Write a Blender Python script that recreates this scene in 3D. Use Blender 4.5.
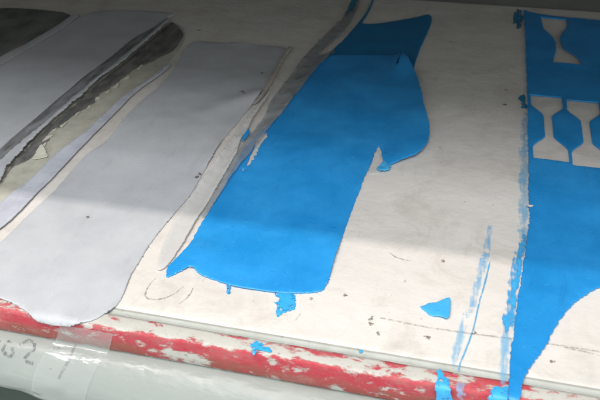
import bpy, math, random
import numpy as np
from mathutils import Matrix, Vector, noise
from mathutils.geometry import delaunay_2d_cdt

for o in list(bpy.data.objects):
    bpy.data.objects.remove(o)
scene = bpy.context.scene
COL = scene.collection

# ------------------------------------------------------------------ camera
cam = bpy.data.cameras.new('camera')
cam.sensor_width = 36.0
cam.lens = 36.0 * 746.36 / 600.0
cam.clip_start = 0.01
cam.clip_end = 50.0
cam.dof.use_dof = True
cam.dof.focus_distance = 0.50
cam.dof.aperture_fstop = 20.0
cam_ob = bpy.data.objects.new('camera', cam)
cam_ob.matrix_world = Matrix(((0.969132, -0.12286, 0.213747, 0.078445),
                              (0.245997, 0.539466, -0.805271, -0.290093),
                              (-0.016374, 0.832996, 0.553037, 0.284718),
                              (0, 0, 0, 1)))
COL.objects.link(cam_ob)
scene.camera = cam_ob

# ------------------------------------------------------------------ room light
world = bpy.data.worlds.new('World')
scene.world = world
world.use_nodes = True
bg = world.node_tree.nodes['Background']
bg.inputs[0].default_value = (0.93, 1.0, 0.99, 1)
bg.inputs[1].default_value = 0.86

# fluorescent ceiling tube in front of the bench
tube = bpy.data.lights.new('ceiling_tube_light', 'AREA')
tube.shape = 'RECTANGLE'
tube.size = 1.3
tube.size_y = 0.045
tube.energy = 15.0
tube.color = (1.0, 0.925, 0.855)
tube_ob = bpy.data.objects.new('ceiling_tube_light', tube)
tube_ob.location = (-0.50, -0.30, 1.60)
COL.objects.link(tube_ob)

# second, wider ceiling panel further out in the room
panel = bpy.data.lights.new('ceiling_panel_light', 'AREA')
panel.shape = 'RECTANGLE'
panel.size = 1.2
panel.size_y = 0.6
panel.energy = 23.0
panel.color = (0.97, 0.98, 1.0)
panel_ob = bpy.data.objects.new('ceiling_panel_light', panel)
panel_ob.location = (0.05, -0.90, 1.60)
panel_ob.rotation_euler = (math.radians(29), 0, 0)
COL.objects.link(panel_ob)

scene.view_settings.view_transform = 'Standard'
scene.view_settings.look = 'None'
scene.view_settings.exposure = 0.0
scene.view_settings.gamma = 1.0

# ------------------------------------------------------------------ outlines, in millimetres on the bench plane
SHAPES = {
 'left_dark': [(-542.9,378.5),(-503.4,413.0),(-465.8,434.3),(-416.3,437.6),(-373.5,433.0),(-370.5,414.1),(-370.1,383.3),(-374.2,356.2),(-381.2,324.5),(-382.9,305.9),(-385.7,245.5),(-386.5,177.3)],
 'grey_a': [(-375.4,163.1),(-375.0,230.2),(-370.1,286.1),(-366.1,333.1),(-361.0,388.2),(-359.9,425.9),(-346.9,448.4),(-313.3,455.3),(-278.5,459.1),(-259.4,456.4),(-262.1,442.8),(-263.9,411.4),(-270.9,383.6),(-272.8,363.6),(-272.6,329.3),(-274.7,301.7),(-276.5,273.5),(-275.7,249.7),(-276.3,232.9),(-275.8,192.4),(-276.2,157.2),(-275.5,139.4),(-275.4,128.4),(-275.7,66.3),(-270.8,0.5),(-339.9,54.3)],
 'a_llip': [(-380.3,237.8),(-378.6,299.2),(-372.7,353.7),(-368.9,389.6),(-370.3,427.0),(-360.8,432.3),(-358.9,388.7),(-364.7,330.7),(-368.8,284.0),(-372.4,226.5)],
 'L1': [(-275.4,128.4),(-275.5,139.4),(-276.2,157.2),(-275.8,192.4),(-276.3,232.9),(-275.7,249.7),(-276.5,273.5),(-274.7,301.7),(-272.6,329.3),(-272.8,363.6),(-270.9,383.6),(-263.9,411.4),(-262.1,442.8)],
 'L2': [(-264.2,111.4),(-265.0,123.1),(-265.8,144.8),(-263.4,168.5),(-262.8,199.0),(-263.7,213.9),(-264.3,237.6),(-261.5,267.9),(-261.3,299.8),(-261.0,331.8),(-259.6,363.7),(-258.4,406.6),(-257.5,437.4)],
 'L3': [(-243.6,80.1),(-246.4,94.2),(-248.2,102.1),(-251.7,114.2),(-253.8,125.6),(-257.2,158.1),(-257.8,183.7),(-258.3,200.9),(-257.0,215.4),(-256.9,231.1),(-256.6,243.4),(-256.2,251.8),(-258.5,262.0),(-257.4,277.6),(-256.2,291.6),(-255.7,301.0),(-253.6,318.4),(-254.4,335.7),(-254.2,356.7),(-252.8,398.9),(-254.1,431.9)],
 'residue': [(-248.2,102.1),(-251.7,114.2),(-253.8,125.6),(-257.2,158.1),(-257.8,183.7),(-258.3,200.9),(-257.0,215.4),(-256.9,231.1),(-256.6,243.4),(-256.2,251.8),(-258.5,262.0),(-257.4,277.6),(-256.2,291.6),(-255.7,301.0),(-253.6,318.4),(-254.4,335.7),(-254.2,356.7),(-252.8,398.9),(-254.1,431.9),(-245.2,424.4),(-234.3,411.6),(-224.8,396.1),(-222.6,379.7),(-219.5,356.1),(-222.4,345.1),(-227.2,336.4),(-228.0,326.3),(-230.8,320.8),(-236.3,312.3),(-239.8,302.1),(-238.5,288.5),(-242.0,281.0),(-239.9,270.4),(-243.3,265.3),(-242.1,257.0),(-246.4,251.8),(-244.3,241.9),(-241.3,230.5),(-243.8,226.0),(-245.2,217.9),(-247.5,211.7),(-248.7,200.2),(-249.1,191.0),(-247.2,184.3),(-251.9,181.5),(-253.3,175.9),(-250.5,168.0),(-245.5,162.4),(-246.9,157.1),(-246.7,152.3),(-246.3,142.8),(-245.1,132.2),(-247.8,125.5),(-252.0,120.0)],
 'cream': [(-250.4,87.9),(-251.4,107.1),(-258.0,132.3),(-261.6,165.5),(-263.5,210.1),(-262.2,263.4),(-259.9,309.7),(-258.7,366.6),(-255.7,419.2),(-248.7,433.0),(-227.0,407.2),(-218.6,380.5),(-214.7,346.7),(-213.8,312.4),(-214.8,286.8),(-217.5,270.9),(-222.7,246.7),(-222.5,222.9),(-223.9,198.4),(-223.0,186.1),(-225.2,165.2),(-227.4,155.0),(-229.4,141.8),(-228.3,121.0),(-227.3,104.1),(-230.6,89.7),(-231.7,75.1),(-232.3,72.4),(-232.0,60.0)],
 'flake': [(-247.5,153.7),(-241.9,148.5),(-236.3,141.9),(-232.4,138.1),(-236.8,134.0),(-243.1,130.3),(-245.4,141.4)],
 'strip_b': [(-232.0,60.0),(-232.3,72.4),(-231.7,75.1),(-230.6,89.7),(-227.3,104.1),(-228.3,121.0),(-229.4,141.8),(-227.4,155.0),(-225.2,165.2),(-223.0,186.1),(-223.9,198.4),(-222.5,222.9),(-222.7,246.7),(-217.5,270.9),(-214.8,286.8),(-213.8,312.4),(-210.9,325.0),(-207.3,316.2),(-209.3,292.5),(-213.9,271.6),(-215.7,250.2),(-214.9,224.6),(-215.0,202.2),(-215.0,170.8),(-214.3,145.2),(-213.7,124.3),(-213.1,105.9),(-213.8,89.5),(-212.6,59.6),(-214.7,46.2),(-215.3,34.8)],
 'grey_g': [(-207.9,21.4),(-207.1,33.4),(-205.6,46.0),(-206.0,59.9),(-205.1,77.3),(-204.0,97.1),(-204.6,105.1),(-204.5,109.2),(-205.6,126.1),(-205.2,151.9),(-200.2,174.1),(-203.5,208.3),(-203.9,238.7),(-201.8,257.4),(-200.7,272.4),(-201.0,301.1),(-202.6,319.6),(-211.7,365.7),(-208.6,382.6),(-202.5,383.9),(-186.6,384.5),(-172.7,384.7),(-167.6,388.5),(-160.0,384.6),(-134.5,387.3),(-110.6,387.0),(-109.4,364.0),(-108.3,335.0),(-107.5,305.6),(-105.1,278.4),(-107.2,255.9),(-109.2,229.1),(-111.1,204.1),(-111.4,180.9),(-110.1,159.4),(-108.4,133.7),(-107.3,115.0),(-109.0,96.7),(-110.9,73.5),(-112.1,52.0),(-111.0,34.5),(-110.2,19.9),(-107.3,5.6),(-106.3,-3.1),(-108.7,-9.7),(-112.3,-17.4),(-116.4,-21.3),(-124.2,-24.9),(-133.9,-27.0),(-142.6,-26.6),(-147.4,-25.3),(-153.5,-22.0),(-161.3,-18.6),(-168.3,-16.7),(-176.0,-15.0),(-186.1,-14.6),(-206.7,-13.9),(-233.0,-28.2)],
 'g_edge': [(-105.0,385.6),(-106.0,369.8),(-105.6,342.7),(-103.7,315.3),(-101.9,289.5),(-101.6,273.1),(-103.3,260.7),(-106.7,254.1),(-105.6,280.4),(-107.5,305.6),(-108.3,335.0),(-109.4,364.0),(-110.6,387.0)],
 'strip_s': [(-100.4,294.1),(-99.1,273.6),(-101.1,253.4),(-103.0,234.2),(-103.3,210.9),(-103.5,194.0),(-104.3,179.3),(-105.2,163.5),(-105.7,147.2),(-105.3,127.5),(-105.7,112.8),(-105.9,99.9),(-105.4,80.6),(-104.0,60.4),(-101.1,44.0),(-97.6,29.6),(-94.3,29.4),(-92.2,33.9),(-91.4,46.2),(-91.1,62.3),(-92.1,84.8),(-91.0,97.1),(-91.6,118.6),(-91.8,132.0),(-92.3,144.4),(-92.8,161.8),(-92.8,174.0),(-95.5,184.4),(-96.8,198.8),(-96.2,212.5),(-98.2,224.3),(-97.9,242.7),(-97.5,262.0),(-97.9,282.1)],
 'clear': [(-77.4,563.2),(-73.5,501.1),(-74.7,469.0),(-79.6,440.9),(-84.3,406.0),(-88.0,378.7),(-89.6,341.4),(-90.8,320.3),(-92.3,291.6),(-93.7,270.7),(-92.8,255.2),(-90.1,237.0),(-91.2,215.3),(-92.2,199.8),(-93.7,181.6),(-92.6,171.0),(-91.8,143.1),(-91.6,118.6),(-90.8,98.4),(-89.0,82.0),(-87.0,101.8),(-86.0,141.6),(-82.9,185.6),(-79.1,237.6),(-74.0,291.4),(-70.0,336.2),(-63.5,376.3),(-62.8,391.9),(-73.0,374.3),(-76.2,371.1),(-70.8,400.8),(-64.5,429.6),(-62.1,471.6),(-63.9,516.4),(-68.2,565.1)],
 'blue_back': [(-54.4,567.8),(-52.0,532.5),(-51.8,502.3),(-53.8,479.5),(-55.2,463.8),(-58.1,439.6),(-60.3,419.3),(-64.8,396.7),(-68.6,372.7),(-73.1,333.2),(-54.4,325.9),(7.8,326.1),(13.6,323.1),(16.7,348.0),(17.7,355.0),(17.1,398.5),(19.5,447.2),(21.2,479.7),(20.1,501.0),(17.2,508.4),(12.8,509.1),(5.2,499.5),(-13.4,484.7),(-31.9,471.7),(-44.0,467.1),(-51.1,467.7),(-51.1,476.9),(-49.6,499.5),(-50.3,532.9),(-52.7,568.2)],
 'blue_m': [(-68.6,372.7),(-72.7,335.6),(-75.8,295.2),(-77.7,264.4),(-79.5,239.3),(-86.5,216.4),(-89.4,198.8),(-91.5,182.1),(-91.1,171.3),(-89.5,140.8),(-87.8,104.1),(-88.2,79.9),(-86.6,57.9),(-88.0,51.2),(-89.4,44.6),(-92.2,33.9),(-91.3,30.1),(-88.7,23.9),(-86.3,27.4),(-82.2,33.2),(-78.5,37.0),(-75.8,36.7),(-72.6,33.5),(-67.9,31.2),(-59.5,28.9),(-50.4,26.3),(-42.7,25.3),(-33.6,25.6),(-24.6,25.9),(-15.8,27.0),(-7.4,29.0),(2.6,32.2),(5.0,34.6),(5.4,38.4),(6.5,44.2),(6.1,48.9),(5.6,62.6),(5.7,80.3),(5.5,114.3),(6.4,138.3),(7.0,162.6),(7.2,174.0),(8.1,181.5),(7.9,196.5),(8.3,207.6),(9.3,211.0),(11.8,205.2),(14.4,193.4),(17.3,185.1),(20.9,180.7),(24.7,185.3),(29.8,190.9),(37.2,197.0),(41.6,204.1),(45.0,214.2),(45.9,227.3),(44.8,242.1),(40.6,262.2),(36.2,279.7),(30.5,307.9),(23.4,338.2),(16.2,359.4),(9.6,374.6),(4.3,385.7),(2.8,389.1),(2.7,388.4),(2.8,371.9),(2.3,355.2),(1.4,358.5),(1.4,375.2),(1.3,386.3),(-8.3,385.5),(-27.3,382.7),(-45.9,377.5),(-57.3,375.1)],
 'tear_hole': [(-81.4,213.2),(-78.4,204.6),(-80.0,200.1),(-80.3,195.9),(-79.8,188.7),(-80.2,184.7),(-78.7,181.1),(-79.7,179.3),(-78.0,175.0),(-80.0,173.8),(-77.9,168.2),(-80.1,167.7),(-79.1,161.9),(-81.1,158.5),(-82.4,168.7),(-83.3,179.2),(-83.6,185.5),(-85.2,193.2),(-85.9,202.1),(-84.1,208.4)],
 'tear_dot': [(-83.4,153.6),(-82.1,155.4),(-80.7,153.5),(-81.5,151.2)],
 'blue_fleck': [(-96.2,212.5),(-92.9,204.7),(-92.8,196.4),(-94.1,192.8),(-93.4,188.1),(-96.1,194.0),(-96.8,203.8)],
 'torn_curl': [(15.6,181.7),(17.0,186.5),(20.4,184.3),(22.9,181.9),(22.4,176.0),(19.9,172.6),(15.7,171.6),(13.8,174.1)],
 'torn_paper': [(8.1,172.8),(8.1,181.5),(8.1,195.1),(9.3,206.2),(12.3,197.5),(16.5,184.9),(16.0,178.9),(17.3,170.6),(12.6,168.1),(8.4,167.2)],
 'blue_r': [(115.1,543.1),(116.9,499.5),(118.6,405.1),(119.6,327.3),(120.4,262.2),(120.4,206.8),(121.1,159.3),(121.4,132.6),(119.8,112.0),(118.4,92.8),(116.4,70.8),(114.2,45.1),(113.1,26.6),(111.8,10.8),(111.1,-5.3),(111.2,-24.3),(111.7,-29.9),(116.7,-29.3),(116.5,-22.9),(117.3,-16.1),(118.5,-9.1),(121.9,1.5),(126.0,9.7),(130.2,18.2),(132.4,28.0),(138.6,42.4),(145.6,55.9),(154.3,67.2),(160.8,73.7),(175.3,82.6),(195.8,93.1),(232.6,115.2),(253.2,346.5),(263.4,515.3),(223.8,524.7),(194.2,527.7),(169.0,528.6),(148.5,530.7),(127.8,535.9),(119.4,540.7)],
 'hole_c': [(133.9,524.5),(160.0,522.1),(159.9,505.5),(157.4,493.2),(153.4,478.1),(151.0,463.7),(151.5,450.3),(153.4,437.6),(157.7,429.6),(162.9,421.9),(166.9,410.5),(168.9,399.1),(143.1,400.7),(144.4,415.5),(146.8,433.6),(146.8,452.0),(144.8,465.1),(140.2,476.7),(135.9,488.7)],
 'blue_tri': [(60.9,33.5),(63.5,34.9),(65.5,38.0),(69.9,38.6),(74.1,42.2),(77.4,43.4),(77.9,37.4),(78.1,24.9),(73.3,27.0),(68.3,27.1),(64.6,30.1)],
 'splash_a': [(-22.1,25.5),(-19.1,28.0),(-14.4,28.2),(-9.7,26.6),(-8.6,22.4),(-7.0,18.4),(-7.6,14.0),(-11.2,12.3),(-13.3,9.2),(-14.6,5.6),(-16.5,10.2),(-17.5,15.9),(-20.7,18.7),(-18.2,18.4),(-17.3,21.3),(-20.2,23.3)],
 'drip': [(-51.9,26.9),(-48.6,26.2),(-47.8,24.1),(-48.1,22.2),(-46.7,20.7),(-47.3,18.7),(-49.5,20.0),(-49.8,22.7)],
 'splash_b': [(-23.7,-17.4),(-21.6,-15.3),(-21.2,-12.9),(-19.0,-16.3),(-17.4,-14.3),(-15.3,-17.7),(-13.2,-17.2),(-10.3,-19.5),(-13.4,-20.3),(-16.4,-19.5),(-17.1,-22.6),(-19.4,-23.9),(-20.5,-20.4)],
 'smear_top': [(105.5,544.4),(111.9,552.3),(115.2,536.6),(115.4,496.2),(113.4,481.1),(107.4,485.7),(103.9,512.1)],
 'smear_mid': [(112.1,323.7),(116.2,330.7),(120.4,327.5),(120.4,300.1),(115.6,299.0),(112.3,304.0)],
 'smear_side': [(114.8,293.2),(121.2,302.2),(121.8,185.8),(122.3,129.4),(120.4,112.2),(118.0,98.9),(113.8,106.3),(113.4,139.0),(112.9,183.8),(113.1,227.9)],
 'smear_low': [(115.5,116.5),(119.8,117.5),(119.3,93.0),(117.0,70.9),(114.9,52.2),(113.6,30.8),(112.6,22.6),(108.0,20.7),(106.2,29.0),(107.8,50.5),(109.0,69.1),(111.0,87.0),(113.8,105.3)],
 'smear_foot': [(105.7,24.9),(113.1,28.2),(112.4,7.3),(111.3,-16.2),(106.0,-18.1),(104.6,-5.4),(104.7,9.2)],
 'splat_foot': [(102.2,-20.4),(104.0,-16.6),(107.0,-17.2),(110.8,-15.0),(110.9,-21.6),(110.4,-25.9),(107.5,-25.3),(106.0,-28.6),(102.5,-28.0),(100.8,-25.6)],
 'streak_a': [(95.7,126.7),(98.3,126.2),(98.2,96.4),(96.1,75.6),(93.5,56.2),(91.3,35.5),(87.0,34.5),(88.5,55.0),(90.1,76.2),(93.6,102.7)],
 'streak_b': [(97.6,84.9),(98.6,85.2),(96.7,64.3),(93.8,42.0),(92.5,25.0),(90.9,14.3),(89.2,4.7),(86.6,-6.8),(86.4,-11.1),(85.7,-10.6),(86.0,-5.5),(88.4,5.3),(90.1,14.9),(91.7,25.6),(92.9,42.7),(95.8,65.0)],
 'streak_c': [(85.2,36.6),(90.0,37.7),(88.4,20.8),(86.8,4.9),(86.9,-11.0),(81.1,-13.8),(80.2,3.4),(82.6,19.5)],
 'splat_red': [(74.9,-11.8),(77.9,-11.7),(79.4,-17.0),(82.5,-17.6),(82.4,-23.1),(84.7,-26.8),(84.9,-34.1),(79.2,-37.2),(76.1,-36.5),(77.5,-28.7),(75.0,-23.5),(76.6,-19.0)],
 'splat_red2': [(84.5,-12.3),(87.5,-12.3),(88.4,-17.6),(91.4,-18.2),(90.8,-23.8),(92.4,-29.2),(87.7,-31.9),(85.6,-25.2),(83.6,-20.1)],
 'blue_dot': [(34.0,-6.8),(36.0,-6.3),(36.4,-8.5),(34.4,-9.0)],
 'crumple': [(-75.6,559.9),(-74.4,535.0),(-75.2,504.1),(-75.3,487.8),(-71.3,479.0),(-69.0,495.5),(-66.1,516.0),(-68.9,543.1),(-69.9,561.0)],
 'blob_brown': [(-74.0,481.6),(-69.8,482.5),(-67.4,470.5),(-71.0,466.7)],
}
MARKS = {
 'arc_a': [(-94.9,23.5),(-96.2,17.5),(-95.9,11.0),(-94.6,6.8),(-91.8,4.7),(-87.0,5.0),(-82.0,7.9),(-78.0,13.4),(-75.8,20.3)],
 'arc_b': [(-69.9,19.9),(-69.5,15.4),(-70.4,9.7),(-72.7,4.8)],
 'seam': [(15.1,21.0),(40.9,19.5),(68.7,17.8),(95.4,18.5),(121.5,20.0),(156.8,20.0),(176.5,20.2)],
 'crack': [(137.8,19.3),(144.3,18.5),(151.8,18.1),(156.6,17.0)],
 'tan_line': [(-2.5,14.3),(-4.5,6.3)],
 'wr1': [(36.8,80.1),(41.2,75.9),(47.0,74.2),(51.2,74.2)],
}
SPECKS = {'speck_a': (50.2,54.4), 'speck_b': (18.2,34.0), 'speck_c': (36.2,17.5), 'speck_d': (36.8,13.9), 'speck_e': (41.9,6.7), 'speck_f': (92.7,19.5), 'speck_g': (68.4,10.6), 'speck_h': (-0.1,26.2), 'speck_i': (55.1,219.6), 'speck_j': (44.7,435.9), 'speck_k': (127.8,68.8), 'speck_l': (132.4,7.6), 'speck_m': (101.7,303.6), 'speck_n': (101.8,333.8), 'speck_o': (-215.6,415.5), 'speck_p': (70.2,78.6), 'gs_a': (-117.3,319.2), 'gs_b': (-122.9,276.6), 'gs_c': (-119.3,271.2), 'gs_d': (-164.4,70.6), 'gs_e': (-110.4,138.9), 'gs_f': (-111.0,134.5), 'bs_a': (121.7,149.4)}
INK = {
 'c': [(-0.1650,0.310),(-0.1680,0.339),(-0.1690,0.484),(-0.1690,0.629),(-0.1660,0.745),(-0.1630,0.774),(-0.1620,0.629),(-0.1640,0.484)],
 'z': [(-0.1600,0.368),(-0.1580,0.252),(-0.1560,0.165),(-0.1520,0.194),(-0.1500,0.397),(-0.1520,0.542),(-0.1540,0.687),(-0.1520,0.774),(-0.1480,0.774)],
 'dash': [(-0.1390,0.281),(-0.1350,0.223)],
 'dot': [(-0.1370,0.803),(-0.1370,0.832)],
 'slash': [(-0.1270,0.020),(-0.1270,0.252),(-0.1270,0.513),(-0.1290,0.774),(-0.1310,1.035)],
 'dash0': [(-0.1720,0.397),(-0.1750,0.368)],
}


MM = 0.001
YF = -0.0225          # front arris of the bench

def dumbbell(cx, cy, ang, L=111.0, W=25.8, neck=6.4, head=19.0, mid=33.0):
    """outline left by a tensile-test die: two square heads, S-shaped shoulders, narrow neck"""
    h = []
    sh = (L - mid) / 2 - head
    h += [(-W / 2, L / 2), (W / 2, L / 2), (W / 2, L / 2 - head)]
    for i in range(1, 9):
        s = i / 8
        k = s * s * (3 - 2 * s) * .75 + .25 * s
        h.append((W / 2 + (neck / 2 - W / 2) * k, L / 2 - head - sh * s))
    half = h[1:]
    right = half + [(x, -y) for x, y in half[::-1]]
    pts = right + [(-x, y) for x, y in right[::-1]]
    a = math.radians(ang)
    return [(cx + x * math.cos(a) - y * math.sin(a), cy + x * math.sin(a) + y * math.cos(a)) for x, y in pts]
SHAPES['hole_a'] = dumbbell(136.2, 270.8, 0.93)
SHAPES['hole_b'] = dumbbell(164.9, 267.4, 0.0)

# ------------------------------------------------------------------ node helpers
def new_mat(name):
    m = bpy.data.materials.new(name)
    m.use_nodes = True
    nt = m.node_tree
    return m, nt, nt.nodes['Principled BSDF'], nt.nodes['Material Output']

def N(nt, t, **kw):
    n = nt.nodes.new(t)
    for k, v in kw.items():
        setattr(n, k, v)
    return n

def coords(nt):
    return N(nt, 'ShaderNodeNewGeometry').outputs['Position']

def tex_noise(nt, vec, scale, detail=4, rough=0.55, stretch=None, dist=0.0):
    if stretch:
        mp = N(nt, 'ShaderNodeMapping')
        mp.inputs['Scale'].default_value = stretch
        nt.links.new(vec, mp.inputs['Vector'])
        vec = mp.outputs[0]
    n = N(nt, 'ShaderNodeTexNoise')
    n.inputs['Scale'].default_value = scale
    n.inputs['Detail'].default_value = detail
    n.inputs['Roughness'].default_value = rough
    n.inputs['Distortion'].default_value = dist
    nt.links.new(vec, n.inputs['Vector'])
    return n.outputs['Fac']

def ramp(nt, fac, a, b, ca=(0, 0, 0, 1), cb=(1, 1, 1, 1)):
    r = N(nt, 'ShaderNodeValToRGB')
    r.color_ramp.elements[0].position = a
    r.color_ramp.elements[1].position = b
    r.color_ramp.elements[0].color = ca
    r.color_ramp.elements[1].color = cb
    nt.links.new(fac, r.inputs[0])
    return r.outputs[0]

def mix(nt, fac, a, b):
    m = N(nt, 'ShaderNodeMix', data_type='RGBA')
    for s, v in ((m.inputs[0], fac), (m.inputs[6], a), (m.inputs[7], b)):
        if isinstance(v, bpy.types.NodeSocket):
            nt.links.new(v, s)
        elif isinstance(v, (int, float)):
            s.default_value = v
        else:
            s.default_value = (*v, 1)
    return m.outputs[2]

def math_n(nt, op, a, b=0.0, clamp=False):
    m = N(nt, 'ShaderNodeMath', operation=op)
    m.use_clamp = clamp
    for s, v in ((m.inputs[0], a), (m.inputs[1], b)):
        if isinstance(v, bpy.types.NodeSocket):
            nt.links.new(v, s)
        else:
            s.default_value = v
    return m.outputs[0]

def bump(nt, p, h, strength, dist=0.0005, chain=None):
    b = N(nt, 'ShaderNodeBump')
    b.inputs['Strength'].default_value = strength
    b.inputs['Distance'].default_value = dist
    nt.links.new(h, b.inputs['Height'])
    if chain is not None:
        nt.links.new(chain, b.inputs['Normal'])
    nt.links.new(b.outputs[0], p.inputs['Normal'])
    return b.outputs[0]

def film_mat(name, c, c2, rough=0.42, bstr=0.25, spec=0.5, speck=None, blot=25, stretch=None):
    m, nt, p, out = new_mat(name)
    v = coords(nt)
    col = mix(nt, ramp(nt, tex_noise(nt, v, blot, 5, .6, stretch), .38, .66), c, c2)
    if speck:
        s = ramp(nt, tex_noise(nt, v, 420, 2, .4), .735, .76)
        col = mix(nt, s, col, speck)
    nt.links.new(col, p.inputs['Base Color'])
    r = math_n(nt, 'ADD', math_n(nt, 'MULTIPLY', tex_noise(nt, v, 60, 4), .22), rough - .11)
    nt.links.new(r, p.inputs['Roughness'])
    p.inputs['Specular IOR Level'].default_value = spec
    dust = ramp(nt, tex_noise(nt, v, 700, 3, .6), .66, .74)
    col = mix(nt, math_n(nt, 'MULTIPLY', dust, .16), col, (.5, .5, .5))
    scuff = ramp(nt, tex_noise(nt, v, 90, 7, .75, (1, .25, 1), .4), .56, .74)
    col = mix(nt, math_n(nt, 'MULTIPLY', scuff, .26), col, tuple(x * .62 for x in c))
    nt.links.new(col, p.inputs['Base Color'])
    b1 = bump(nt, p, tex_noise(nt, v, 900, 3), bstr, .00025)
    pit = ramp(nt, tex_noise(nt, v, 330, 1, .4), .70, .80)
    b2 = bump(nt, p, pit, bstr * 1.2, .0006, b1)
    b3 = bump(nt, p, tex_noise(nt, v, 45, 4, .5, (1, .5, 1), .3), bstr * 1.3, .0022, b2)
    return m

MAT = {}
MAT['grey'] = film_mat('grey_rubber_film', (.505, .515, .54), (.57, .58, .605), .46, .18, .4)
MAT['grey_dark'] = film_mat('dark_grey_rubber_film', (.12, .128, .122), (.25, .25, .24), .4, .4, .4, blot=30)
MAT['grey_fold'] = film_mat('stained_grey_fold', (.30, .31, .33), (.13, .125, .125), .5, .6, .3, blot=170, stretch=(1, .18, 1))
MAT['residue'] = film_mat('dark_residue', (.11, .11, .11), (.25, .235, .22), .55, .6, .3, blot=110, stretch=(1, .4, 1))
MAT['cream'] = film_mat('yellowed_backing', (.46, .44, .37), (.57, .55, .47), .6, .5, .3, blot=70)
MAT['flake'] = film_mat('cream_flake', (.62, .60, .50), (.70, .68, .58), .5, .3, .3, blot=90)
MAT['lilac'] = film_mat('pale_lilac_film', (.50, .51, .575), (.60, .61, .67), .38, .25, .45, blot=60)
MAT['beige'] = film_mat('beige_lifted_edge', (.52, .46, .42), (.44, .40, .38), .5, .5, .3, blot=120)
MAT['blue'] = film_mat('blue_rubber_film', (.016, .275, .68), (.034, .355, .81), .34, .28, .5, (.08, .38, .72), blot=22)
MAT['blue_deep'] = film_mat('deep_blue_rubber_film', (.010, .17, .38), (.012, .195, .43), .45, .22, .35, blot=30)  # darker copy of the blue, with the shade at the back painted in
MAT['blue_r'] = film_mat('blue_cut_film', (.014, .25, .62), (.028, .32, .75), .38, .30, .45, (.06, .34, .66), blot=22)
MAT['scrap'] = film_mat('light_blue_scrap', (.06, .42, .80), (.10, .48, .84), .4, .3, .4)
MAT['white_strip'] = film_mat('off_white_strip', (.62, .60, .58), (.70, .68, .66), .4, .3, .45, blot=70)

# thin dry-brushed paint: broken up by streaks
def smear_mat(name, c, c2, cover, stretch=(1, .12, 1), scale=420, soft=.08, fade=.16, amax=1.0):
    m, nt, p, out = new_mat(name)
    v = coords(nt)
    p.inputs['Roughness'].default_value = .45
    nt.links.new(mix(nt, tex_noise(nt, v, 120, 3), c, c2), p.inputs['Base Color'])
    n = tex_noise(nt, v, scale, 5, .65, stretch)
    n2 = tex_noise(nt, v, 95, 4, .6)
    s = math_n(nt, 'ADD', math_n(nt, 'MULTIPLY', n, .6), math_n(nt, 'MULTIPLY', n2, .4))
    at = N(nt, 'ShaderNodeAttribute', attribute_name='rim')
    s = math_n(nt, 'ADD', s, math_n(nt, 'MULTIPLY', math_n(nt, 'SUBTRACT', at.outputs['Fac'], 1.0), fade))
    a = ramp(nt, s, .50 - cover, .50 - cover + soft)
    nt.links.new(math_n(nt, 'MULTIPLY', a, amax), p.inputs['Alpha'])
    return m
MAT['smear_strong'] = smear_mat('blue_paint_smear', (.035, .38, .80), (.09, .50, .88), .12, soft=.14, amax=.92)
MAT['smear_soft'] = smear_mat('pale_blue_paint_smear', (.16, .54, .88), (.36, .68, .92), .14, soft=.40, fade=.22, amax=.8)
MAT['smear_dark'] = smear_mat('dark_blue_paint_smear', (.02, .19, .36), (.02, .26, .48), .10)
MAT['splash'] = smear_mat('blue_paint_splash', (.03, .37, .78), (.06, .45, .85), .085, (1, 1, 1), 430, .03, .03)
MAT['streak'] = smear_mat('blue_paint_streak', (.12, .50, .88), (.34, .66, .92), .18, (1, .10, 1), 480, .42, .20, .8)

MAT['stain'] = smear_mat('brown_stain', (.20, .16, .13), (.34, .28, .23), .10, (1, 1, 1), 900, .20, .20, .85)
MAT['streak_line'] = smear_mat('bright_blue_line', (.08, .45, .84), (.2, .55, .88), .15, (1, .3, 1), 420, .22, .08, .9)

def flat_mat(name, c, rough=.6, alpha=1.0):
    m, nt, p, out = new_mat(name)
    v = coords(nt)
    nt.links.new(mix(nt, tex_noise(nt, v, 300, 3), c, tuple(x * .7 for x in c)), p.inputs['Base Color'])
    p.inputs['Roughness'].default_value = rough
    if alpha < 1:
        a = math_n(nt, 'MULTIPLY', ramp(nt, tex_noise(nt, v, 500, 3), .35, .62), alpha)
        nt.links.new(a, p.inputs['Alpha'])
    return m
MAT['scratch'] = flat_mat('brown_scratch', (.52, .46, .40), .7, .34)
MAT['seam'] = flat_mat('dirty_seam', (.52, .46, .40), .7, .22)
MAT['speck'] = flat_mat('dark_crumb', (.20, .17, .15), .8)
MAT['nib'] = flat_mat('white_nib', (.62, .72, .82), .3)  # white nibs stand in for glints along the blue rim
MAT['nib_dark'] = flat_mat('grey_nib', (.22, .22, .23), .6)
MAT['grit'] = flat_mat('brown_grit', (.38, .32, .27), .8, .6)
MAT['ink'] = flat_mat('grey_marker_ink', (.17, .17, .18), .6, .58)

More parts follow.
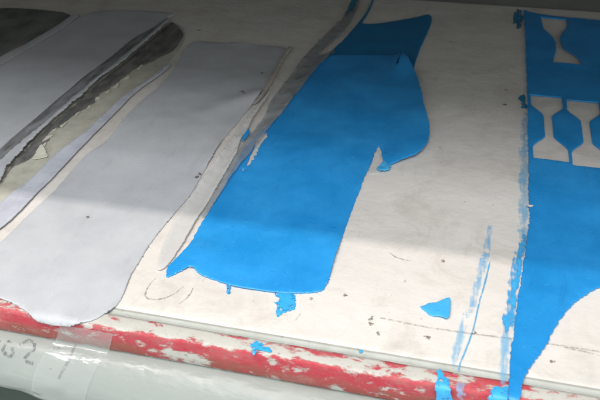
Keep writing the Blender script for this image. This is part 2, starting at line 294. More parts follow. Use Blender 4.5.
# the bench: old warm white paint, stained and scratched
def bench_mat():
    m, nt, p, out = new_mat('white_painted_bench')
    v = coords(nt)
    col = mix(nt, ramp(nt, tex_noise(nt, v, 11, 6, .6), .35, .72), (.77, .725, .685), (.71, .66, .615))
    blot = ramp(nt, tex_noise(nt, v, 30, 8, .70, (1, .8, 1), .8), .50, .74)
    col = mix(nt, math_n(nt, 'MULTIPLY', blot, .55), col, (.47, .42, .36))
    gre = ramp(nt, tex_noise(nt, v, 17, 6, .65, (.6, 1.6, 1), .5), .52, .70)
    col = mix(nt, math_n(nt, 'MULTIPLY', gre, .25), col, (.52, .52, .49))
    scr = ramp(nt, tex_noise(nt, v, 150, 6, .72, (1, .10, 1)), .58, .74)
    col = mix(nt, math_n(nt, 'MULTIPLY', scr, .30), col, (.46, .43, .40))
    scr2 = ramp(nt, tex_noise(nt, v, 130, 6, .72, (.12, 1, 1)), .60, .74)
    col = mix(nt, math_n(nt, 'MULTIPLY', scr2, .25), col, (.45, .41, .37))
    sp = ramp(nt, tex_noise(nt, v, 260, 2, .5), .735, .775)
    col = mix(nt, math_n(nt, 'MULTIPLY', sp, .6), col, (.25, .22, .19))
    nt.links.new(col, p.inputs['Base Color'])
    nt.links.new(math_n(nt, 'ADD', math_n(nt, 'MULTIPLY', tex_noise(nt, v, 40, 5), .35), .28), p.inputs['Roughness'])
    p.inputs['Specular IOR Level'].default_value = .4
    b1 = bump(nt, p, tex_noise(nt, v, 500, 5), .25, .0003)
    bump(nt, p, tex_noise(nt, v, 24, 5), .5, .004, b1)
    return m
MAT['bench'] = bench_mat()

# red paint on the front moulding, worn through to old white and to wood
def red_mat():
    m, nt, p, out = new_mat('chipped_red_edge')
    v = coords(nt)
    sx = N(nt, 'ShaderNodeSeparateXYZ')
    nt.links.new(v, sx.inputs[0])
    # red survives along the joint in streaks, along the front arris and down the face
    k = N(nt, 'ShaderNodeMapRange')
    k.inputs['From Min'].default_value = -.0114
    k.inputs['From Max'].default_value = -.0226
    nt.links.new(sx.outputs[1], k.inputs['Value'])
    kr = N(nt, 'ShaderNodeValToRGB')
    els = kr.color_ramp.elements
    els[0].position, els[0].color = 0.0, (.42, .42, .42, 1)
    els[1].position, els[1].color = 1.0, (.64, .64, .64, 1)
    for pos, c in ((.14, .53), (.30, .49), (.58, .44), (.80, .47), (.92, .56)):
        e = els.new(pos)
        e.color = (c, c, c, 1)
    nt.links.new(k.outputs[0], kr.inputs[0])
    n = tex_noise(nt, v, 75, 10, .72, (.38, 1, .8), .6)
    n = math_n(nt, 'ADD', n, math_n(nt, 'MULTIPLY', math_n(nt, 'SUBTRACT', tex_noise(nt, v, 190, 6, .7, (.5, 1, 1)), .5), .7))
    n = math_n(nt, 'ADD', n, math_n(nt, 'MULTIPLY', math_n(nt, 'SUBTRACT', tex_noise(nt, v, 14, 2), .5), .35))
    a = math_n(nt, 'ADD', n, math_n(nt, 'SUBTRACT', kr.outputs[0], .5))
    keep = ramp(nt, a, .50, .585)
    red = mix(nt, ramp(nt, tex_noise(nt, v, 130, 6, .7), .35, .68), (.55, .042, .068), (.47, .095, .105))
    fz = N(nt, 'ShaderNodeMapRange')
    fz.inputs['From Min'].default_value = -.0075
    fz.inputs['From Max'].default_value = -.0115
    nt.links.new(sx.outputs[2], fz.inputs['Value'])
    scuff = math_n(nt, 'MULTIPLY', fz.outputs[0], ramp(nt, tex_noise(nt, v, 45, 7, .7, (.5, 1, 1)), .30, .52))
    red = mix(nt, scuff, red, (.33, .10, .08))
    white = mix(nt, tex_noise(nt, v, 90, 5), (.60, .58, .53), (.52, .50, .46))
    tan = ramp(nt, tex_noise(nt, v, 110, 6, .7), .60, .68)
    white = mix(nt, math_n(nt, 'MULTIPLY', tan, .55), white, (.42, .33, .26))
    wash = ramp(nt, tex_noise(nt, v, 55, 8, .72, (.35, 1, 1)), .48, .70)
    red = mix(nt, math_n(nt, 'MULTIPLY', wash, .38), red, (.68, .41, .38))
    grime = ramp(nt, tex_noise(nt, v, 240, 7, .75), .56, .70)
    fin = mix(nt, math_n(nt, 'MULTIPLY', grime, .45), mix(nt, keep, white, red), (.33, .25, .21))
    nt.links.new(fin, p.inputs['Base Color'])
    p.inputs['Roughness'].default_value = .62
    p.inputs['Specular IOR Level'].default_value = .25
    b1 = bump(nt, p, keep, .5, .0004)
    bump(nt, p, tex_noise(nt, v, 350, 6, .7), .5, .0006, b1)
    return m
MAT['red'] = red_mat()
MAT['joint'] = film_mat('grey_green_joint', (.46, .47, .43), (.53, .54, .50), .5, .4, .3, blot=60)
MAT['wall'] = film_mat('grey_back_panel', (.09, .09, .085), (.13, .13, .12), .7, .4, .2, blot=8)
MAT['shelf'] = film_mat('grey_shelf_board', (.14, .13, .12), (.19, .18, .17), .7, .3, .2, blot=8)
MAT['green'] = film_mat('dark_green_cabinet', (.015, .035, .025), (.03, .055, .04), .35, .2, .4, blot=15)

def plastic_mat(name, c, clear, rough, bstr=.4, gloss=.05, rvar=.0):
    m, nt, p, out = new_mat(name)
    v = coords(nt)
    nt.links.new(mix(nt, tex_noise(nt, v, 30, 4), c, tuple(x * .93 for x in c)), p.inputs['Base Color'])
    p.inputs['Roughness'].default_value = rough
    p.inputs['IOR'].default_value = 1.5
    b1 = bump(nt, p, tex_noise(nt, v, 45, 4, .5, (.5, 1, 1)), bstr, .003)
    bump(nt, p, tex_noise(nt, v, 400, 3), .12, .0003, b1)
    p.inputs['Specular IOR Level'].default_value = 0.0
    nrm = p.inputs['Normal'].links[0].from_socket
    tr = N(nt, 'ShaderNodeBsdfTransparent')
    ms = N(nt, 'ShaderNodeMixShader')
    ms.inputs[0].default_value = clear
    nt.links.new(p.outputs[0], ms.inputs[1])
    nt.links.new(tr.outputs[0], ms.inputs[2])
    lw = N(nt, 'ShaderNodeLayerWeight')
    lw.inputs[0].default_value = .5
    fr = math_n(nt, 'ADD', math_n(nt, 'MULTIPLY', math_n(nt, 'POWER', lw.outputs['Facing'], 5.0), .8), gloss)
    gl = N(nt, 'ShaderNodeBsdfGlossy')
    nt.links.new(math_n(nt, 'ADD', math_n(nt, 'MULTIPLY', ramp(nt, tex_noise(nt, v, 18, 3), .40, .62), rvar), rough), gl.inputs['Roughness'])
    nt.links.new(nrm, gl.inputs['Normal'])
    nt.links.new(nrm, lw.inputs['Normal'])
    m2 = N(nt, 'ShaderNodeMixShader')
    nt.links.new(fr, m2.inputs[0])
    nt.links.new(ms.outputs[0], m2.inputs[1])
    nt.links.new(gl.outputs[0], m2.inputs[2])
    nt.links.new(m2.outputs[0], out.inputs['Surface'])
    return m
MAT['plastic'] = plastic_mat('milky_plastic_film', (.50, .53, .50), .40, .22, .8, .045, .25)
MAT['thin_strip'] = plastic_mat('thin_white_film', (.80, .78, .76), .30, .25, .5, .05)
MAT['tape'] = plastic_mat('clear_tape', (.74, .77, .74), .80, .15, .9, .11)
MAT['clear'] = plastic_mat('clear_release_film', (.44, .48, .51), .66, .20, .5, .05)

# ------------------------------------------------------------------ object helpers
def tag(o, label=None, cat=None, group=None, kind=None):
    for k, v in (('label', label), ('category', cat), ('group', group), ('kind', kind)):
        if v:
            o[k] = v
    return o

def mesh_ob(name, verts, faces, mat, parent=None, smooth=True, origin=None):
    """one mesh object; verts in world metres, origin moved to its own base"""
    if parent is not None:
        org = Vector(parent['_org'])
    elif origin is not None:
        org = Vector(origin)
    else:
        a = np.array(verts)
        org = Vector(((a[:, 0].min() + a[:, 0].max()) / 2, (a[:, 1].min() + a[:, 1].max()) / 2, a[:, 2].min()))
    me = bpy.data.meshes.new(name)
    me.from_pydata([(v[0] - org.x, v[1] - org.y, v[2] - org.z) for v in verts], [], faces)
    me.update()
    if smooth:
        me.polygons.foreach_set('use_smooth', [True] * len(me.polygons))
    me.materials.append(mat)
    o = bpy.data.objects.new(name, me)
    COL.objects.link(o)
    if parent is None:
        o.location = org
    else:
        o.parent = parent
    o['_org'] = tuple(org)
    return o

def empty(name, loc):
    o = bpy.data.objects.new(name, None)
    o.location = loc
    o.empty_display_size = .02
    o['_org'] = tuple(loc)
    COL.objects.link(o)
    return o

def chaikin(p, n):
    for _ in range(n):
        q = []
        for i in range(len(p)):
            a, b = np.array(p[i]), np.array(p[(i + 1) % len(p)])
            q += [a * .75 + b * .25, a * .25 + b * .75]
        p = q
    return p

def resample(p, step, closed=True):
    p = [np.array(q, float) for q in p]
    if closed:
        p = p + [p[0]]
    seg = [np.linalg.norm(p[i + 1] - p[i]) for i in range(len(p) - 1)]
    s = np.concatenate([[0], np.cumsum(seg)])
    n = max(6, int(s[-1] / step))
    t = np.linspace(0, s[-1], n + (0 if closed else 1), endpoint=not closed)
    P = np.array(p)
    return np.stack([np.interp(t, s, P[:, 0]), np.interp(t, s, P[:, 1])], 1)

def nz(x, y, f, seed=0.0):
    return noise.noise(Vector((x * f, y * f, seed)))

def rough_outline(key, step, jit, seed, smooth=1, scale=MM):
    p = chaikin([np.array(q) * scale for q in SHAPES[key]], smooth)
    p = resample(p, step)
    nx = np.roll(p, -1, 0) - np.roll(p, 1, 0)
    nx = np.stack([nx[:, 1], -nx[:, 0]], 1)
    nx /= np.linalg.norm(nx, axis=1)[:, None] + 1e-9
    out = []
    for i, q in enumerate(p):
        a = nz(q[0], q[1], 240, seed) * .6 + nz(q[0], q[1], 900, seed + 5) * .75 + nz(q[0], q[1], 70, seed + 9) * .5
        out.append(q + nx[i] * a * jit)
    return np.array(out)

def inside(pts, poly):
    x, y = pts[:, 0], pts[:, 1]
    r = np.zeros(len(pts), bool)
    j = len(poly) - 1
    for i in range(len(poly)):
        xi, yi = poly[i]
        xj, yj = poly[j]
        if yi != yj:
            c = ((yi > y) != (yj > y)) & (x < (xj - xi) * (y - yi) / (yj - yi) + xi)
            r ^= c
        j = i
    return r

def dist_to(pts, polys):
    d = np.full(len(pts), 1e9)
    for poly in polys:
        a = poly
        b = np.roll(poly, -1, 0)
        ab = b - a
        L = (ab ** 2).sum(1) + 1e-18
        for s in range(0, len(pts), 2000):
            q = pts[s:s + 2000]
            t = ((q[:, None, :] - a[None]) * ab[None]).sum(2) / L
            t = np.clip(t, 0, 1)
            dd = np.sqrt((((a[None] + t[..., None] * ab[None]) - q[:, None, :]) ** 2).sum(2)).min(1)
            d[s:s + 2000] = np.minimum(d[s:s + 2000], dd)
    return d

def drape(x, y, z, on=True, R=.0018):
    """lay a point of an unrolled sheet over the bench's front arris"""
    if not on or y > YF:
        return (x, y, z)
    s = YF - y
    r = R + z
    arc = R * math.pi / 2
    if s < arc:
        a = s / R
        return (x, YF - r * math.sin(a), -R + r * math.cos(a))
    return (x, YF - r, -R - (s - arc))

def film(name, key, mat, parent=None, t=.0008, z0=.0002, step=.004, ostep=.0011, jit=.0004, seed=1.0, smooth=1,
         holes=(), lift=None, wob=.00025, origin=None, edge=.0008, over=False, curl=0.0):
    """a poured sheet with rounded edges: outline, holes, own thickness, gentle waves"""
    outer = rough_outline(key, ostep, jit, seed, smooth)
    inner = [rough_outline(h, ostep * .8, jit * (.9 if 'tear' in h else .2), seed + 3, 0) for h in holes]
    polys = [outer] + inner
    lo, hi = outer.min(0), outer.max(0)
    rng = random.Random(int(seed * 100))
    gx, gy = np.arange(lo[0], hi[0], step), np.arange(lo[1], hi[1], step)
    g = np.array([(x + rng.uniform(-.25, .25) * step, y + rng.uniform(-.25, .25) * step) for x in gx for y in gy])
    rings = []
    for P in polys:
        n = np.roll(P, -1, 0) - np.roll(P, 1, 0)
        n = np.stack([n[:, 1], -n[:, 0]], 1)
        n /= np.linalg.norm(n, axis=1)[:, None] + 1e-9
        for k in (.4, 1.0):
            for sgn in (1, -1):
                q = P[::1 if k < .7 else 2] + sgn * n[::1 if k < .7 else 2] * edge * k
                rings.append((q, k))
    cand = []
    for q, k in rings:
        ok = inside(q, outer)
        for h in inner:
            ok &= ~inside(q, h)
        q = q[ok]
        if len(q):
            cand.append(q[dist_to(q, polys) > edge * k * .8])
    ok = inside(g, outer)
    for h in inner:
        ok &= ~inside(g, h)
    g = g[ok]
    if len(g):
        g = g[dist_to(g, polys) > max(edge * 1.6, step * .35)]
        cand.append(g)
    pts, edges = [], []
    for P in polys:
        b = len(pts)
        pts += [tuple(q) for q in P]
        edges += [(b + i, b + (i + 1) % len(P)) for i in range(len(P))]
    for q in cand:
        pts += [tuple(r) for r in q]
    v, e, f, *_ = delaunay_2d_cdt([Vector(q) for q in pts], edges, [], 0, 1e-7)
    V = np.array([(q.x, q.y) for q in v])
    F = np.array([tuple(q) for q in f if len(q) == 3])
    cen = V[F].mean(1)
    ok = inside(cen, outer)
    for h in inner:
        ok &= ~inside(cen, h)
    F = F[ok]
    used = np.unique(F)
    remap = -np.ones(len(V), int)
    remap[used] = np.arange(len(used))
    V, F = V[used], remap[F]
    a, b, c = V[F[:, 0]], V[F[:, 1]], V[F[:, 2]]
    flip = ((b - a)[:, 0] * (c - a)[:, 1] - (b - a)[:, 1] * (c - a)[:, 0]) < 0
    F[flip] = F[flip][:, ::-1]
    d = dist_to(V, polys)
    top, bot = [], []
    for (x, y), dd in zip(V, d):
        L = lift(x, y, dd) if lift else 0.0
        if curl and y > YF:
            L += curl * max(0, nz(x, y, 22, seed + 6) * 1.6 - .1) * math.exp(-dd / .005)
        w = min(1, dd / edge)
        prof = .45 + .55 * math.sqrt(max(0, 1 - (1 - w) ** 2))
        wv = wob * (nz(x, y, 28, seed) + .5 * nz(x, y, 75, seed + 2)) * min(1, dd / .006)
        bead = t * .05 * math.exp(-((dd - edge * 1.4) / edge) ** 2)
        zt = z0 + L + t * prof + bead + max(wv, -t * .5)
        zb = z0 + L
        top.append(drape(x, y, zt, over))
        bot.append(drape(x, y, zb, over))
    n = len(V)
    faces = [tuple(q) for q in F.tolist()] + [(q[2] + n, q[1] + n, q[0] + n) for q in F.tolist()]
    cnt = {}
    for q in F.tolist():
        for i in range(3):
            cnt[(q[i], q[(i + 1) % 3])] = 1
    for (i, j) in cnt:
        if (j, i) not in cnt:
            faces.append((j, i, i + n, j + n))
    o = mesh_ob(name, top + bot, faces, mat, parent, True, origin)
    at = o.data.attributes.new('rim', 'FLOAT', 'POINT')
    r = np.clip(d / min(.0022, d.max() * .6), 0, 1)
    at.data.foreach_set('value', np.concatenate([r, r]))
    return o

def loft(name, A, B, prof, mat, parent=None, n=160, m=9, z0=.0003, seed=0.0, wav=.0006, taper=True):
    """a raised strip between two edge lines, arched by prof(v)"""
    A = resample([np.array(q) * MM for q in A], 1e-9 if False else .002, False)
    B = resample([np.array(q) * MM for q in B], .002, False)
    ia, ib = np.linspace(0, len(A) - 1, n), np.linspace(0, len(B) - 1, n)
    A = np.stack([np.interp(ia, range(len(A)), A[:, k]) for k in (0, 1)], 1)
    B = np.stack([np.interp(ib, range(len(B)), B[:, k]) for k in (0, 1)], 1)
    vs, fs = [], []
    for i in range(n):
        u = i / (n - 1)
        en = min(1, u * 14, (1 - u) * 14) if taper else 1
        for j in range(m):
            w = j / (m - 1)
            q = A[i] * (1 - w) + B[i] * w
            q = q + np.array((1, .2)) * nz(q[0], q[1], 160, seed) * wav * (1 if 0 < j else .3)
            h = prof(w) * (.35 + .65 * en) * (1 + .35 * nz(q[0], q[1], 45, seed + 4))
            vs.append((q[0], q[1], z0 + max(h, .0002)))
    nt_ = len(vs)
    vs += [(x, y, z0 - .0001) for x, y, z in vs]
    for i in range(n - 1):
        for j in range(m - 1):
            a = i * m + j
            fs.append((a, a + 1, a + m + 1, a + m))
            fs.append((a + nt_, a + m + nt_, a + m + 1 + nt_, a + 1 + nt_))
        for j in (0, m - 1):
            a = i * m + j
            q = (a, a + m, a + m + nt_, a + nt_)
            fs.append(q if j == 0 else q[::-1])
    for i in (0, n - 1):
        for j in range(m - 1):
            a = i * m + j
            q = (a, a + nt_, a + 1 + nt_, a + 1)
            fs.append(q if i == 0 else q[::-1])
    return mesh_ob(name, vs, fs, mat, parent)

def ribbon(name, line, width, z, mat, parent, h=.00012, taper=True):
    p = resample([np.array(q) * MM for q in line], .002, False)
    n = len(p)
    d = np.gradient(p, axis=0)
    d = np.stack([-d[:, 1], d[:, 0]], 1)
    d /= np.linalg.norm(d, axis=1)[:, None] + 1e-9
    vs, fs = [], []
    for i in range(n):
        u = i / (n - 1)
        w = width * (.25 + .75 * math.sin(math.pi * u) if taper else 1) * (.75 + .5 * nz(p[i][0], p[i][1], 300, 4))
        a, b = p[i] - d[i] * w / 2, p[i] + d[i] * w / 2
        c = p[i]
        vs += [(a[0], a[1], z), (c[0], c[1], z + h), (b[0], b[1], z)]
    for i in range(n - 1):
        k = i * 3
        fs += [(k, k + 3, k + 4, k + 1), (k + 1, k + 4, k + 5, k + 2), (k, k + 2, k + 5, k + 3)]
    return mesh_ob(name, vs, fs, mat, parent)

def crumb(name, x, y, r, z, mat, parent, seed, squash=.5, el=1.3):
    """a small uneven grain"""
    vs, fs = [], []
    ang = seed * 1.7
    for i in range(5):
        ph = math.pi * i / 4
        for j in range(8):
            th = 2 * math.pi * j / 8
            k = r * (1 + .45 * noise.noise(Vector((i * 1.3, math.cos(th) * 2 + seed * 3, math.sin(th) * 2))))
            lx, ly = k * math.sin(ph) * math.cos(th) * el, k * math.sin(ph) * math.sin(th)
            vs.append((x + lx * math.cos(ang) - ly * math.sin(ang), y + lx * math.sin(ang) + ly * math.cos(ang),
                       z + squash * r * .9 - squash * k * math.cos(ph)))
    for i in range(4):
        for j in range(8):
            a, b = i * 8 + j, i * 8 + (j + 1) % 8
            fs.append((a, b, b + 8, a + 8))
    return mesh_ob(name, vs, fs, mat, parent)

def slab(name, x0, x1, prof, mat, parent=None, nx=60, wob=0.0, kind=None, seed=0.0, smooth=False):
    """a closed cross-section (y, z) run along X"""
    vs, fs = [], []
    m = len(prof)
    for i in range(nx + 1):
        x = x0 + (x1 - x0) * i / nx
        for (y, z) in prof:
            vs.append((x, y + wob * nz(x, y, 60, seed), z + wob * .6 * nz(x, y + z * 3, 90, seed + 3)))
    for i in range(nx):
        for j in range(m):
            a, b = i * m + j, i * m + (j + 1) % m
            fs.append((a, b, b + m, a + m))
    fs.append(tuple(range(m))[::-1])
    fs.append(tuple(nx * m + j for j in range(m)))
    o = mesh_ob(name, vs, fs, mat, parent, smooth)
    if kind:
        o['kind'] = kind
    return o

# ------------------------------------------------------------------ the setting
X0, X1 = -0.62, 0.75
BACK = 0.556
bench = slab('bench_top', X0, X1, [(BACK, 0), (-.0030, 0), (-.0048, -.00015), (-.0060, -.0006), (-.0064, -.018), (BACK, -.018)],
             MAT['bench'], None, 40, 0, 'structure')
slab('joint_strip', X0, X1, [(-.0066, -.0006), (-.0075, -.0011), (-.0090, -.0014), (-.0104, -.0013), (-.0112, -.0008), (-.0114, -.017), (-.0066, -.017)],
     MAT['joint'], bench, 300, .0002, None, 2, True)
slab('edge_moulding', X0, X1,
     [(-.0116, -.0005), (-.0135, -.0002), (-.0170, -.0001), (-.0200, -.0002), (-.0212, -.0004), (-.0219, -.0008), (-.0223, -.0015),
      (-.0225, -.0028), (-.0225, -.0080), (-.0225, -.0120), (-.0224, -.0165), (-.0216, -.0180), (-.0116, -.0180)], MAT['red'], bench, 700, .0003, None, 7, True)
slab('back_wall', X0, X1, [(BACK + .001, -.02), (BACK + .001, .325), (BACK + .02, .325), (BACK + .02, -.02)], MAT['wall'], None, 2, 0, 'structure')
slab('cabinet_front', X0, X1, [(-.006, -.0185), (.012, -.0185), (.012, -.50), (-.006, -.50)], MAT['green'], None, 2, 0, 'structure')
slab('overhead_shelf', X0, X1, [(.0145, .30), (.0145, .325), (BACK, .325), (BACK, .30)], MAT['shelf'], None, 2, 0, 'structure')

slab('side_panel', X0 - .02, X0 - .001, [(.02, .0), (.02, .2995), (BACK, .2995), (BACK, .0)], MAT['shelf'], None, 2, 0, 'structure')  # unseen panel, added to darken the left end of the bench

for k, w in (('arc_a', .0015), ('arc_b', .0015), ('tan_line', .0007), ('wr1', .0013)):
    ribbon('scratch', MARKS[k], w, .0001, MAT['scratch'], bench)
ribbon('seam_line', MARKS['seam'][1:], .0016, .0001, MAT['seam'], bench, .0001, False)
ribbon('scratch', MARKS['crack'], .0012, .0001, MAT['scratch'], bench)
for i, (k, (x, y)) in enumerate(sorted(SPECKS.items())):
    if k.startswith('speck'):
        rg = random.Random(i * 13 + 5)
        r_ = .9 + .8 * rg.random()
        SHAPES['_st%d' % i] = [(x + r_ * (1.0 + .8 * (k % 2)) * 1.2 * math.cos(k * .9 + i), y + r_ * (.7 + .9 * rg.random()) * 1.4 * math.sin(k * .9 + i)) for k in range(7)]
        film('stain', '_st%d' % i, MAT['stain'], bench, seed=60.0 + i, t=.0001, z0=.0001, step=.001, edge=.0003, jit=.0007, ostep=.0006, wob=0)

# ------------------------------------------------------------------ grey films on the left
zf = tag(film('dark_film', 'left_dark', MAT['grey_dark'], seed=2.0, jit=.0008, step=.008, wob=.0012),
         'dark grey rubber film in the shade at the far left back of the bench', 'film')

ga = empty('grey_film', (-.32, .24, 0))
tag(ga, 'grey film furthest left with a stained fold and curled right edge', 'film')
film('sheet', 'grey_a', MAT['grey'], ga, seed=3.0, t=.0008, step=.006, wob=.0006)
film('pale_left_edge', 'a_llip', MAT['grey'], ga, seed=4.0, t=.0006, z0=.0013, step=.005, edge=.0006)
loft('stained_fold', SHAPES['L1'], SHAPES['L2'], lambda w: .0006 + .0012 * min(1, w * 4) - .0006 * w, MAT['grey_fold'], ga, seed=6.0, wav=.0004)
ribbon('crack', [(x - .2, y) for x, y in SHAPES['L1']], .0008, .0014, MAT['speck'], ga, .0002)
SHAPES['lip'] = SHAPES['L2'] + SHAPES['L3'][::-1]
L3M = np.array([np.array(q) * MM for q in SHAPES['L3']])
def lip_lift(x, y, d):
    dr = np.sqrt(((L3M - np.array((x, y))) ** 2).sum(1)).min() if False else abs(x - np.interp(y, L3M[:, 1], L3M[:, 0]))
    return .0014 + .0022 * math.exp(-((dr - .0012) / .0035) ** 2) * (1 + .4 * nz(x, y, 40, 3))
film('curled_lip', 'lip', MAT['grey'], ga, seed=8.0, t=.0008, z0=.0004, step=.0025, edge=.0005, jit=.0018, lift=lip_lift)

cr = empty('backing_strip', (-.238, .25, 0))
tag(cr, 'yellowed cream backing strip with flaking edge between the two grey films', 'strip')
film('sheet', 'cream', MAT['cream'], cr, seed=9.0, t=.0003, z0=.0002, step=.005, edge=.0006, jit=.0005)
film('flake', 'flake', MAT['flake'], cr, seed=10.0, t=.0003, z0=.0012, step=.003, edge=.0003, jit=.0006,
     lift=lambda x, y, d: max(0, (y - .138)) * .10)
rng = random.Random(5)
FL = [(x * MM + .0012, y * MM - .003) for x, y in SHAPES['residue'][-26:-4:2]]
for i, (x, y) in enumerate(FL):
    a = rng.uniform(0, 3)
    s = rng.uniform(.0016, .0034)
    SHAPES['_fl%d' % i] = [((x + s * math.cos(a + b) * k) / MM, (y + 2.6 * s * math.sin(a + b) * k) / MM)
                           for b, k in ((0, 1), (.9, .5), (1.9, .8), (2.9, .6), (3.7, .95), (4.8, .5), (5.5, .7))]
    film('flake', '_fl%d' % i, MAT['flake'], cr, seed=20.0 + i, t=.00025, z0=.0010, step=.003, edge=.0003, jit=.0008, ostep=.0007)
tag(film('residue_film', 'residue', MAT['residue'], seed=11.0, t=.0004, z0=.0006, step=.004, edge=.0005, jit=.0010, wob=.0004),
    'ragged dark grey residue lying along the curled lip of the leftmost film', 'residue')
tag(film('offcut_strip', 'strip_b', MAT['lilac'], seed=12.0, t=.0007, z0=.0006, step=.003, edge=.0006, jit=.0004,
         lift=lambda x, y, d: .0011 * math.exp(-((d - .0008) / .0015) ** 2)),
    'narrow pale lilac offcut strip along the left edge of the large grey film', 'strip')

gg = empty('grey_film', (-.16, .15, 0))
tag(gg, 'large pale grey film with rounded front hanging over the red edge', 'film')
def g_lift(x, y, d):
    a = np.array((-.150, .225))
    b = np.array((-.107, .275))
    q = np.array((x, y))
    t = np.clip(np.dot(q - a, b - a) / np.dot(b - a, b - a), -.2, 1)
    dd = np.linalg.norm(a + t * (b - a) - q)
    return .0034 * math.exp(-(dd / .011) ** 2) * max(0, t) ** .7
film('sheet', 'grey_g', MAT['grey'], gg, seed=13.0, t=.0008, step=.004, jit=.0006, lift=g_lift, wob=.0006, over=True, curl=.0022)
film('lifted_edge', 'g_edge', MAT['beige'], gg, seed=14.0, t=.0007, z0=.0018, step=.003, edge=.0006, jit=.0006,
     lift=lambda x, y, d: .0012 * min(1, d / .002))
for i, k in enumerate(('gs_a', 'gs_b', 'gs_c', 'gs_d', 'gs_e', 'gs_f')):
    x, y = SPECKS[k]
    crumb('grit_grain', x * MM, y * MM, .0009 if k != 'gs_d' else .0006, .0017 + g_lift(x * MM, y * MM, 1), MAT['speck'], gg, i + 3, .5, 2.0)

tag(film('plastic_strip', 'strip_s', MAT['thin_strip'], seed=15.0, t=.0004, z0=.0004, step=.003, edge=.0006, jit=.0006,
         lift=lambda x, y, d: (.0026 * math.exp(-((d - .001) / .002) ** 2) + .0008 + .0008 * nz(x * 2.5, y * .6, 90, 3)) * (.25 + .75 * min(1, max(0, (y - .03) / .10)))),
    'off white curled strip between the large grey film and the middle blue film', 'strip')

# ------------------------------------------------------------------ blue film in the middle
bm = empty('blue_film', (-.03, .20, 0))
tag(bm, 'blue film in the middle with a raised bulging flap and torn edges', 'film')
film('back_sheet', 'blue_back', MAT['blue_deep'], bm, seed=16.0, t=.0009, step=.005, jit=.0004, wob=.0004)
def sm(a, b, x):
    t = min(1, max(0, (x - a) / (b - a)))
    return t * t * (3 - 2 * t)
def m_lift(x, y, d):
    h = .0012 * sm(.290, .325, y)
    h += .0050 * math.exp(-(((x - .006) / .016) ** 2 + ((y - .375) / .030) ** 2)) * sm(-.004, .002, x)
    h += .0030 * sm(.010, .034, x) * sm(.165, .20, y)
    h += .0020 * math.exp(-(((x + .035) / .02) ** 2 + ((y - .19) / .05) ** 2))
    h += .0022 * math.exp(-(((x + .077) / .012) ** 2 + ((y - .050) / .012) ** 2))
    return h
film('sheet', 'blue_m', MAT['blue'], bm, seed=17.0, t=.0008, step=.0035, jit=.0008, lift=m_lift, wob=.0007, holes=('tear_hole', 'tear_dot'), curl=.0024)
film('torn_curl', 'torn_curl', MAT['scrap'], bm, seed=18.0, t=.0006, z0=.0006, step=.0015, edge=.0004, jit=.0016, smooth=0, ostep=.0008,
     lift=lambda x, y, d: .0012 + .0012 * nz(x, y, 260, 4))
film('torn_fleck', 'blue_fleck', MAT['blue'], bm, seed=18.5, t=.0004, z0=.0030, step=.002, edge=.0005, jit=.0005)
film('torn_backing', 'torn_paper', MAT['white_strip'], bm, seed=19.0, t=.0003, z0=.0002, step=.003, edge=.0004, jit=.0004)

M_OUT = np.array([np.array(q) * MM for q in SHAPES['blue_m']])
def clear_lift(x, y, d):
    q = np.array([(x, y)])
    dd = dist_to(q, [M_OUT])[0]
    ins = inside(q, M_OUT)[0]
    base = .0015 + m_lift(x, y, 0)
    s = dd if ins else -dd
    return base * sm(-.006, .001, s) + .0006 * (1 + nz(x, y, 90, 3)) * .8 + .0016 * max(0, 1 - abs(nz(x * 2.2, y * .35, 60, 8)) * 7)
tag(film('clear_release_film', 'clear', MAT['clear'], seed=21.0, t=.00025, z0=.0006, step=.003, edge=.0003, jit=.0005, wob=.0,
         lift=clear_lift), 'clear release film folded over the left edge of the middle blue film', 'plastic film')
tag(film('dried_paint_curl', 'crumple', MAT['smear_dark'], seed=22.0, t=.0010, z0=.0022, step=.003, jit=.001),
    'dark blue dried paint curl on the clear film at the back of the bench', 'paint')

# ------------------------------------------------------------------ blue film on the right with punched holes
br = empty('blue_film', (.18, .25, 0))
tag(br, 'blue film at the right with dumbbell shaped holes punched out', 'film')
film('sheet', 'blue_r', MAT['blue_r'], br, seed=23.0, t=.0010, z0=.0004, step=.005, jit=.0010, wob=.0004, curl=.0018,
     holes=('hole_a', 'hole_b', 'hole_c'), over=True)
x, y = SPECKS['bs_a']
crumb('paint_nib', x * MM, y * MM, .0011, .0014, MAT['white_strip'], br, 2, .5, 2.2)

def rim_nibs(name, key, mat, parent, y_max, n, z, r, seed, x_min=-9, over=False):
    """tiny dried nibs along a film's rim, too small to pick apart"""
    p = rough_outline(key, .0011, .0004, seed)
    p = p[(p[:, 1] < y_max) & (p[:, 0] > x_min)]
    rg = random.Random(int(seed))
    vs, fs = [], []
    for _ in range(n):
        q = p[rg.randrange(len(p))]
        k = r * rg.uniform(.5, 1.2)
        c = drape(q[0] + rg.uniform(-.0004, .0004), q[1] + rg.uniform(-.0004, .0004), z, over)
        b = len(vs)
        for dx, dy, dz in ((1.4, 0, 0), (0, 1, 0), (-1.4, 0, 0), (0, -1, 0), (0, 0, .8), (0, 0, -.8)):
            vs.append((c[0] + dx * k * rg.uniform(.6, 1.2), c[1] + dy * k * rg.uniform(.6, 1.2), c[2] + dz * k))
        fs += [(b + i, b + (i + 1) % 4, b + 4) for i in range(4)] + [(b + (i + 1) % 4, b + i, b + 5) for i in range(4)]
    tag(mesh_ob(name, vs, fs, mat, parent), kind='stuff')
rim_nibs('rim_nibs', 'blue_m', MAT['nib'], bm, .062, 30, .0009, .0004, 51)
rim_nibs('rim_nibs', 'grey_g', MAT['nib_dark'], gg, .10, 50, .0007, .00042, 52, -.20, True)

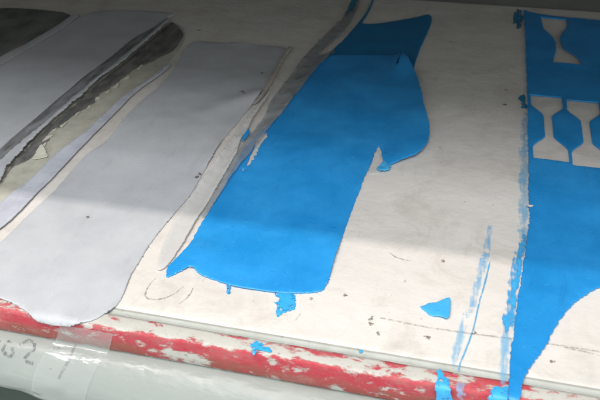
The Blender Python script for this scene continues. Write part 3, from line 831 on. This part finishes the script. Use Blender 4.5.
# ------------------------------------------------------------------ paint on the bench
def paint(key, mat, label, name='paint_smear', group=None, t=.00018, z0=.00015, jit=.0012, seed=30.0, over=False, step=.003, ostep=.0008):
    return tag(film(name, key, MAT[mat], seed=seed, t=t, z0=z0, step=step, edge=.0003, jit=jit, ostep=ostep, wob=0, over=over),
               label, 'paint', group)
paint('smear_top', 'smear_dark', 'dark blue smear at the back left corner of the punched film', seed=31)
paint('smear_mid', 'smear_dark', 'short blue smear left of the nearer pair of dumbbell holes', seed=32)
paint('smear_side', 'smear_soft', 'long faint blue smear along the left edge of the punched film', seed=33)
paint('smear_low', 'smear_strong', 'bright broken blue smear beside the front half of the punched film', seed=34, z0=.0004)
paint('smear_foot', 'smear_soft', 'pale blue smear beside the punched film just behind the bench edge', seed=35)
paint('splat_foot', 'splash', 'blue splat on the bench edge touching the punched film', 'paint_splash', seed=36, over=True)
paint('streak_a', 'streak', 'longest pale blue streak running forward on the white bench', 'paint_streak', seed=37, jit=.0005)
paint('streak_b', 'streak_line', 'thin bright blue streak nearest the punched film', 'paint_streak', seed=38, jit=.0002)
paint('streak_c', 'smear_soft', 'faint blue streak reaching the joint behind the red edge', 'paint_streak', seed=39, jit=.0006)
paint('splat_red', 'splash', 'blue splat running down the red edge, left of two', 'paint_splash', seed=40, over=True, z0=.0003)
paint('splat_red2', 'smear_soft', 'broken pale blue splat on the red edge, right of two', 'paint_splash', seed=41, over=True, z0=.0003)
paint('splash_a', 'splash', 'speckled blue paint splash in front of the middle blue film', 'paint_splash', seed=42, t=.0005)
paint('splash_b', 'splash', 'small ragged blue splash on the chipped red moulding top', 'paint_splash', seed=43, over=True, z0=.0004)
paint('drip', 'splash', 'tiny blue drip off the front rim of the middle film', 'paint_drip', seed=44, t=.0008, jit=.0001)
paint('blue_dot', 'splash', 'single small blue dot on the joint behind the red edge', 'paint_drip', seed=45, t=.0006, jit=.0001, z0=-.0010)
tag(film('film_scrap', 'blue_tri', MAT['scrap'], seed=46, t=.0006, z0=.0002, step=.003, edge=.0006, jit=.0006, ostep=.0009,
         lift=lambda x, y, d: .0015 * sm(.068, .078, x)), 'small triangular light blue film scrap alone on the white bench', 'scrap')

# ------------------------------------------------------------------ plastic roll and tape under the red edge
def roll_pt(x, th, off=0.0):
    h = min(.07, max(.02, .041 + (x + .176) * .10))
    b = .3 * h + .006
    cr_ = abs(nz(x + th * .018, th * .02, 24, 11))
    w = -.0010 * math.exp(-(cr_ / .05) ** 2) + .0006 * nz(x, th * .02, 30, 2) + .0012 * nz(x * .6, th * .015, 26, 7) * math.sin(th) if th < math.pi else 0.0
    if th <= math.pi:
        return (x, -.0215 - (b + w + off) * math.sin(th) - off * .4, -.0187 - h / 2 * (1 - math.cos(th)) - w * .5)
    return (x, -.0215 - .010 * math.sin(th) , -.0187 - h / 2 * (1 - math.cos(th)))
vs, fs = [], []
nx, nth = 220, 56
for i in range(nx + 1):
    x = -.45 + .75 * i / nx
    for j in range(nth):
        vs.append(roll_pt(x, 2 * math.pi * j / nth))
for i in range(nx):
    for j in range(nth):
        a, b = i * nth + j, i * nth + (j + 1) % nth
        fs.append((a, b, b + nth, a + nth))
roll = empty('plastic_roll', (-.075, -.03, -.07))
tag(roll, 'milky translucent plastic film roll below the red bench edge with grey handwriting', 'plastic roll')
mesh_ob('film_wrap', vs, fs, MAT['plastic'], roll)
for k, line in INK.items():
    p = resample([np.array((q[0], q[1] * .02)) for q in line], .0006, False)
    vs, fs = [], []
    for i in range(len(p)):
        q0, q1 = p[max(0, i - 1)], p[min(len(p) - 1, i + 1)]
        d = q1 - q0
        nrm = np.array((-d[1], d[0])) / (np.linalg.norm(d) + 1e-9)
        w = .0010 * (1 + .5 * nz(p[i][0], p[i][1], 500, 2))
        for s in (-1, 1):
            q = p[i] + nrm * w * s
            vs.append(roll_pt(q[0], max(.001, q[1] / .02), .0002))
    for i in range(len(p) - 1):
        fs.append((2 * i, 2 * i + 1, 2 * i + 3, 2 * i + 2))
    mesh_ob('ink_stroke', vs, fs, MAT['ink'], roll)

vs, fs = [], []
path = [('f', -.0035, -.1335, -.1010), ('f', -.0075, -.1350, -.1022), ('f', -.0115, -.1365, -.1035), ('f', -.0155, -.1385, -.1050), ('f', -.0180, -.1395, -.1055)]
path += [('r', th, -.1405 - .0056 * th, -.1058 - .0062 * th) for th in np.linspace(.12, 2.3, 26)]
for kind, a, xl, xr in path:
    for j in range(13):
        x = xl + (xr - xl) * j / 12
        if kind == 'f':
            vs.append((x, -.0231 - .0002 * nz(x, a, 200, 1), a))
        else:
            q = roll_pt(x, a, .0005)
            vs.append((q[0], min(q[1], -.0234), q[2]))
for i in range(len(path) - 1):
    for j in range(12):
        a = i * 13 + j
        fs.append((a, a + 13, a + 14, a + 1))
tag(mesh_ob('tape_strip', vs, fs, MAT['tape']), 'strip of clear tape holding the plastic roll to the red edge', 'tape')

for o in bpy.data.objects:
    if '_org' in o:
        del o['_org']
